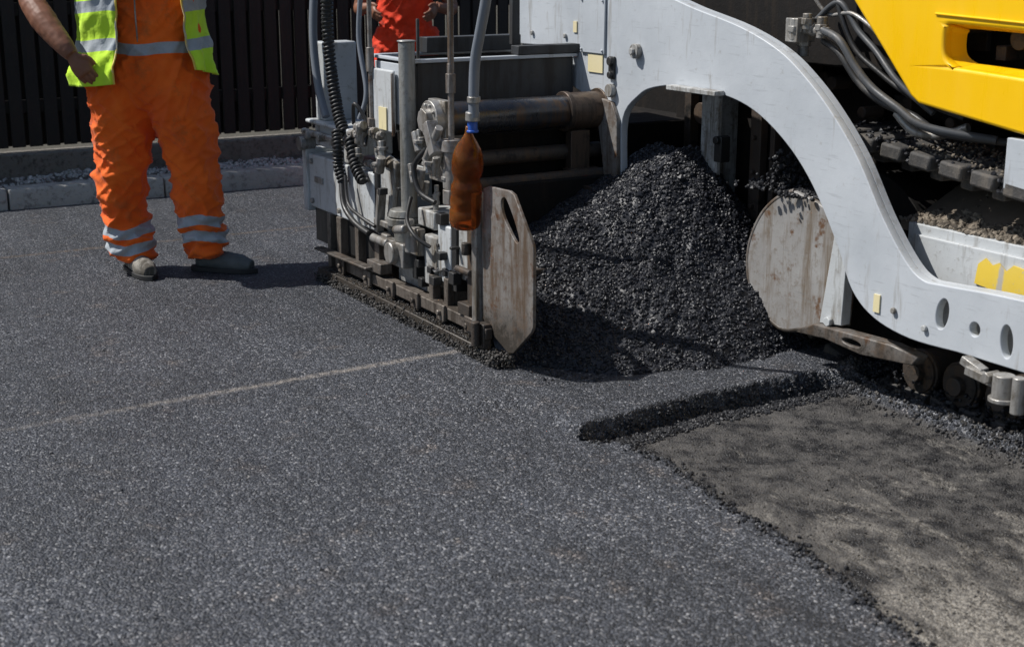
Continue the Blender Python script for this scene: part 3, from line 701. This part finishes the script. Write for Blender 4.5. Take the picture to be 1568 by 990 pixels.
def hand(mb,wrist,d,side,palm_n,curl=.5,k=1.):
    d,side,pn=Vector(d).normalized(),Vector(side).normalized(),Vector(palm_n).normalized(); w=Vector(wrist)
    mb.tube([w-d*.03,w+d*.01*k,w+d*.05*k,w+d*.085*k,w+d*.095*k],[.026*k,.029*k,.042*k,.042*k,.036*k],16,flat=.48)
    lens=[.072,.080,.074,.058]
    for i,L in enumerate(lens):
        o=w+d*(.082-.004*abs(i-1))*k+side*(.031-.0205*i)*k
        p=[o-d*.02,o]; dd=d.copy()
        for q_,f in enumerate((.45,.32,.23)):
            a=curl*(.35+.4*q_); q=(dd*math.cos(a)+pn*math.sin(a)).normalized(); dd=q
            p.append(p[-1]+dd*L*f*k)
        mb.tube(p,[.0102*k,.0100*k,.0094*k,.0084*k,.0068*k],10)
    o=w+d*.015*k+side*.026*k
    p=[o-side*.012,o+side*.016*k+d*.018*k,o+side*.026*k+d*.042*k+pn*.01,o+side*.026*k+d*.066*k+pn*.02]
    mb.tube(p,[.013*k,.0125*k,.0105*k,.008*k],10)
def head(parent,c,yaw):
    mb=MB(); n=28;vs=[];fs=[]
    for i in range(1,18):
        ph_=math.pi*i/18
        for j in range(n):
            th=2*math.pi*j/n
            x=.075*math.sin(ph_)*math.sin(th); y=-.095*math.sin(ph_)*math.cos(th); z=.118*math.cos(ph_)
            if z<-.03:
                x*=max(.55,1+(z+.03)*2.6)
                if y<0: y*=.93
            if y<-.05:
                y+= .010*math.exp(-((z-.005)/.016)**2)*math.exp(-((abs(x)-.030)/.016)**2)
                y-= .005*math.exp(-((z-.03)/.012)**2)
                y-= .020*math.exp(-(x/.011)**2)*math.exp(-((z+.028)/.018)**2)+.008*math.exp(-(x/.009)**2)*math.exp(-((z+.005)/.02)**2)
                y-= .006*math.exp(-(x/.022)**2)*math.exp(-((z+.062)/.010)**2)
                y-= .008*math.exp(-(x/.02)**2)*math.exp(-((z+.098)/.014)**2)
            vs.append((x,y,z))
    for i in range(16):
        for j in range(n):
            k=(j+1)%n; fs.append((i*n+j,i*n+k,(i+1)*n+k,(i+1)*n+j))
    fs.append(tuple(range(n))); fs.append(tuple(16*n+j for j in range(n))[::-1])
    mb.add(vs,fs)
    for s in (-1,1): mb.tube([(s*.070,.0,-.03),(s*.080,.006,-.02),(s*.084,.010,.0),(s*.082,.010,.02),(s*.072,.004,.028)],[.008,.012,.013,.012,.007],8)
    mb.tube([(0,.02,-.20),(0,.015,-.12),(0,.01,-.06)],[.062,.056,.055],18)
    e=empty("head",c,yaw,parent); mb.make("face",SKIN,e,180,0)
    m=MB()
    for s in (-1,1): m.tube([(s*.030,-.072,.006),(s*.030,-.079,.006),(s*.030,-.083,.006)],[.012,.010,.002],12)
    m.make("eyes",EYE,e,60,0)
    m=MB()
    for s in (-1,1): m.tube([(s*.030,-.083,.006),(s*.030,-.0848,.006)],[.005,.004],10); m.tube([(s*.045,-.082,.027),(s*.030,-.090,.031),(s*.015,-.090,.028)],[.003,.0045,.003],6)
    m.make("pupils_brows",HAIR,e,60,0)
    m=MB(); m.tube([(-.024,-.083,-.062),(-.01,-.094,-.060),(0,-.096,-.062),(.01,-.094,-.060),(.024,-.083,-.062)],[.002,.0045,.004,.0045,.002],8); m.make("mouth",LIP,e,60,0)
    m=MB(); vs=[];fs=[]
    for i in range(0,10):
        ph_=math.pi*(i+.3)/18
        for j in range(n):
            th=2*math.pi*j/n; x=.083*math.sin(ph_)*math.sin(th); y=-.102*math.sin(ph_)*math.cos(th); z=.127*math.cos(ph_)
            if y<-.03 : z=max(z,.045)
            vs.append((x,y,z))
    for i in range(9):
        for j in range(n):
            k=(j+1)%n; fs.append((i*n+j,i*n+k,(i+1)*n+k,(i+1)*n+j))
    fs.append(tuple(range(n))); m.add(vs,fs); m.make("hair",HAIR,e,180,0)
def shoe(name,parent,heel,ang,mat,k=1.):
    h=Vector((heel[0],heel[1],0)); d=Vector((math.cos(ang),math.sin(ang),0)); z=lambda q:Vector((0,0,q))
    mb=MB(); 
    mb.tube([h-d*.01+z(.055),h+d*.06*k+z(.058),h+d*.14*k+z(.052),h+d*.22*k+z(.042),h+d*.275*k+z(.036)],[.038*k,.048*k,.050*k,.048*k,.030*k],18)
    mb.tube([h+d*.04+z(.03),h+d*.035+z(.10),h+d*.03+z(.15)],[.047,.05,.052],18)
    me=remesh(mb,.006,lambda c:.002*nz(c.x*40,c.y*40,c.z*50),3)
    for v in me.vertices: v.co.z=max(v.co.z,.02)
    finish(me,name,mat,parent,180)
    s=d.cross(Vector((0,0,1))); out=[(-.045,.0),(-.035,.03),(0,.044),(.06,.045),(.14,.052),(.22,.052),(.27,.036),(.305,.0)]
    pl=[h+d*u*k+s*w*k for u,w in out]+[h+d*u*k-s*w*k for u,w in out[-2:0:-1]]
    MB().prism([(p.x,p.y) for p in pl],.0,.026,'z').make(name+"_sole",SOLE,parent,60,.004)
    l=MB()
    for q in range(4):
        c=h+d*(.095+.028*q)*k+Vector((0,0,.106-.006*q)); l.tube([c-s*.022,c+Vector((0,0,.004)),c+s*.022],.0025,6)
    l.make(name+"_laces",SOLE,parent,60,0)

M1=empty("road_worker",(0,0,0))
fy=7.12
mb=MB()
mb.rings([(-1.915,fy-.02,.065,.098,.115),(-1.93,fy-.02,.12,.115,.125),(-1.965,fy,.28,.118,.125),(-1.970,fy,.45,.122,.13),(-1.955,fy,.62,.134,.145),(-1.94,fy,.80,.155,.165),(-1.94,fy+.01,.92,.17,.18),(-1.93,fy+.01,.98,.15,.16)])
mb.rings([(-1.565,fy,.075,.098,.11),(-1.565,fy,.15,.110,.12),(-1.575,fy,.30,.120,.125),(-1.595,fy,.45,.122,.13),(-1.615,fy,.62,.132,.145),(-1.645,fy,.80,.148,.165),(-1.68,fy+.01,.92,.165,.18),(-1.70,fy+.01,.98,.15,.16)])
mb.rings([(-1.79,fy+.01,.83,.16,.13),(-1.81,fy+.01,.89,.29,.175),(-1.825,fy+.01,.97,.325,.185),(-1.82,fy+.01,1.03,.315,.185),(-1.80,fy+.01,1.10,.265,.17),(-1.79,fy+.01,1.17,.250,.165),(-1.79,fy+.01,1.30,.265,.17),(-1.79,fy+.01,1.42,.27,.165),(-1.79,fy+.01,1.50,.22,.14),(-1.79,fy+.02,1.56,.13,.10)])
def folds(c):
    x,y,z=c
    r1=1-abs(nz(x*4+1,y*4,z*8+x*7))*2.4; r1=max(0,r1)**2
    r2=1-abs(nz(x*8+4,y*8,z*15-x*10))*2.4; r2=max(0,r2)**2
    a=.020*r1+.012*r2-.013+.008*nz(x*3,y*3,z*3)
    if z<.36: a+=.011*math.sin(z*88+7*nz(x*7,y*7,z*3)+x*12)*(1-sstep(.24,.38,z))
    if .38<z<.75: a+=.017*(max(0,1-abs(nz(x*4,y*7,z*12+3+x*10))*2.6)**2)-.004
    if z>.78 and z<1.08:
        a+=.007*math.sin((x+1.81)*70+4*nz(x*3,y*3,z*7))*sstep(.95,1.08,z)
        a+=.016*(max(0,1-abs(nz(x*5+9,y*5,z*5-abs(x+1.8)*12))*3)**2)
    if abs(z-1.085)<.012: a-=.008
    if z<.08: a*=.4
    return a
me=remesh(mb,.0092,folds,4)
def bands1(c):
    x,y,z=c
    if z>1.0: return bnd(z+.006*math.sin(x*20),1.10,1.155)
    if z>.5: return 0
    zz=z-( .175 if x<-1.77 else .23)+.012*math.sin(x*25)+.01*nz(x*9,y*9,1)
    return max(bnd(zz,-.062,-.010),bnd(zz,.018,.070))
bandattr(me,bands1); finish(me,"overalls",ORANGE,M1,180)
mb=MB()
mb.tube([(-1.80,fy-.165,1.16),(-1.80,fy-.175,1.30),(-1.80,fy-.165,1.42)],.004,6)
mb.make("overalls_zip",STEEL,M1,60,0)
shoe("left_shoe",M1,(-1.955,7.15),math.radians(-58),SHOEL,1.08)
shoe("right_shoe",M1,(-1.60,7.13),math.radians(-14),SHOED,1.05)
def vest(parent,cx,cy,a0,a1,zb0,zb1,seed=0,ax=.30,by=.215):
    vs=[];fs=[];NA=110;NZ=56
    for i in range(NA+1):
        f=i/NA; ph_=a0+(a1-a0)*f
        zb=zb0+(zb1-zb0)*f+.025*math.sin(ph_*2+1)+.01*nz(f*9,1,seed)
        for j in range(NZ+1):
            g=j/NZ; z=zb+(1.535-zb)*g
            fl=(1-sstep(.98,1.22,z))*.055
            tp=1-.42*sstep(1.40,1.56,z) if z>1.40 else 1
            edge=min(f,1-f); ef=.032*max(0,1-edge/.10)*(1-sstep(1.0,1.35,z))
            r=fl+ef+.018*math.sin(ph_*9+5*nz(ph_,z*3,seed))*(1-sstep(1.05,1.42,z))+.026*nz(ph_*3,z*6,seed+2)+.016*max(0,1-abs(nz(ph_*5,z*7,seed+5))*3)
            vs.append((cx+(ax*tp+r)*math.sin(ph_),cy-(by*tp+r)*math.cos(ph_),z))
    for i in range(NA):
        for j in range(NZ): q=i*(NZ+1)+j; fs.append((q,q+NZ+1,q+NZ+2,q+1))
    me=bpy.data.meshes.new("vest"); me.from_pydata(vs,[],fs)
    bandattr(me,lambda c:max(bnd(c.z+.01*math.sin(c.x*14),1.115,1.17),bnd(c.z+.01*math.sin(c.x*14),1.30,1.355)))
    ob=finish(me,"hi_vis_vest",VESTM,parent,180)
    s=ob.modifiers.new("s",'SOLIDIFY'); s.thickness=.006
    for i in (0,NA):
        pts=[Vector(vs[i*(NZ+1)+j]) for j in range(0,NZ+1,2)]
        MB().tube(pts,.005,6).make("vest_braid",STICK,parent,60,0)
    return ob
vest(M1,-1.815,7.13,.84,2*math.pi-.22,1.02,.955,3)
mb=MB()
mb.tube(cat([(-2.06,7.14,1.50),(-2.22,7.10,1.45),(-2.32,7.03,1.385),(-2.235,6.93,1.265),(-2.13,6.86,1.155),(-2.085,6.84,1.105)],4),
        [float(np.interp(i/20,[0,.25,.45,.6,.8,1],[.070,.064,.060,.064,.048,.033])) for i in range(21)],18)
hand(mb,(-2.085,6.84,1.105),(.50,.12,-.80),(.84,.05,.52),(.05,.99,.1),.35,1.1)
finish(remesh(mb,.0048,lambda c:.0015*nz(c.x*40,c.y*40,c.z*40),2),"right_arm",SKIN,M1,180)
mb=MB()
mb.tube(cat([(-1.53,7.16,1.50),(-1.42,7.14,1.46),(-1.37,7.05,1.42),(-1.45,6.92,1.43),(-1.58,6.84,1.45)],4),[float(np.interp(i/16,[0,.4,.6,1],[.06,.052,.05,.03])) for i in range(17)],18)
hand(mb,(-1.58,6.84,1.45),(-.9,-.2,.15),(.1,-.2,.9),(.1,.9,.1),.6)
finish(remesh(mb,.0055,None,2),"left_arm",SKIN,M1,180)
mb=MB(); mb.tube([(-1.95,7.15,1.49),(-2.10,7.14,1.485),(-2.22,7.10,1.445)],[.085,.084,.078],18); mb.tube([(-1.63,7.15,1.49),(-1.50,7.16,1.49),(-1.39,7.11,1.445)],[.085,.08,.066],18); mb.rings([(-1.79,7.13,1.44,.2,.13),(-1.79,7.13,1.53,.16,.11),(-1.79,7.13,1.585,.08,.075)])
finish(remesh(mb,.01,None,4),"shirt",SHIRT,M1,180)
head(M1,(-1.79,7.11,1.735),math.radians(12))

M2=empty("road_worker",(-.725,9.9,0))
mb=MB()
mb.rings([(-.13,0,.05,.09,.10),(-.13,0,.3,.10,.11),(-.12,0,.6,.115,.125),(-.105,0,.82,.125,.14),(-.10,0,.95,.11,.14)])
mb.rings([(.14,0,.05,.09,.10),(.14,0,.3,.10,.11),(.12,0,.6,.115,.125),(.105,0,.82,.125,.14),(.10,0,.95,.11,.14)])
mb.rings([(0,0,.84,.15,.11),(0,0,.90,.215,.14),(0,0,.98,.225,.15),(0,0,1.08,.20,.14),(0,0,1.16,.185,.13),(0,0,1.3,.2,.135),(0,0,1.44,.21,.13),(0,0,1.52,.13,.09)])
me=remesh(mb,.012,folds,5); bandattr(me,lambda c:max(bnd(c.z,.2,.25),bnd(c.z,.29,.34))); finish(me,"work_trousers",REDOR,M2,180)
for sx,nm in ((-1,"left_arm"),(1,"right_arm")):
    mb=MB(); mb.tube(cat([(sx*.2,.0,1.45),(sx*.27,.03,1.32),(sx*.31,.03,1.20),(sx*.28,-.08,1.20),(sx*.22,-.15,1.215)],4),[float(np.interp(i/16,[0,.5,1],[.055,.048,.030])) for i in range(17)],16)
    hand(mb,(sx*.22,-.15,1.215),(-sx*.25,-.5,-.35),(0,-.3,.9),(-sx*.9,.2,0),.6)
    finish(remesh(mb,.0055,None,2),nm,SKIN,M2,180)
head(M2,(0,-.02,1.68),0.)
shoe("left_shoe",M2,(-.13,.06),math.radians(-100),SHOED); shoe("right_shoe",M2,(.14,.06),math.radians(-80),SHOED)

# ---------------------------------------------------------------- light, sky, camera
el=math.radians(52); hd=Vector((.985,-.12,0)).normalized()
dirv=Vector((hd.x*math.cos(el),hd.y*math.cos(el),-math.sin(el)))
sd=bpy.data.lights.new("sun",'SUN'); sd.energy=5.0; sd.angle=math.radians(.5); sd.color=(1,.97,.925)
so=bpy.data.objects.new("sun",sd); so.rotation_euler=dirv.to_track_quat('-Z','Y').to_euler(); so.location=(-5,0,8); col.objects.link(so)
wd=bpy.data.worlds.new("World"); scene.world=wd; wd.use_nodes=True; nt_=wd.node_tree; nt_.nodes.clear()
sk=nt_.nodes.new('ShaderNodeTexSky'); sk.sky_type='NISHITA'; sk.sun_disc=False; sk.sun_elevation=el; sk.sun_rotation=math.atan2(-hd.x,-hd.y)
bg=nt_.nodes.new('ShaderNodeBackground'); bg.inputs[1].default_value=.085; ow=nt_.nodes.new('ShaderNodeOutputWorld')
nt_.links.new(sk.outputs[0],bg.inputs[0]); nt_.links.new(bg.outputs[0],ow.inputs[0])
cd=bpy.data.cameras.new("camera"); cd.lens=50.0; cd.sensor_width=36; cd.clip_start=.05; cd.clip_end=1500
cd.dof.use_dof=True; cd.dof.focus_distance=6.2; cd.dof.aperture_fstop=4.0
co=bpy.data.objects.new("camera",cd); co.location=(0,0,1.6); co.rotation_euler=(math.radians(90-14.8),0,0); col.objects.link(co); scene.camera=co
scene.view_settings.view_transform='Standard'; scene.view_settings.look='None'; scene.view_settings.exposure=0
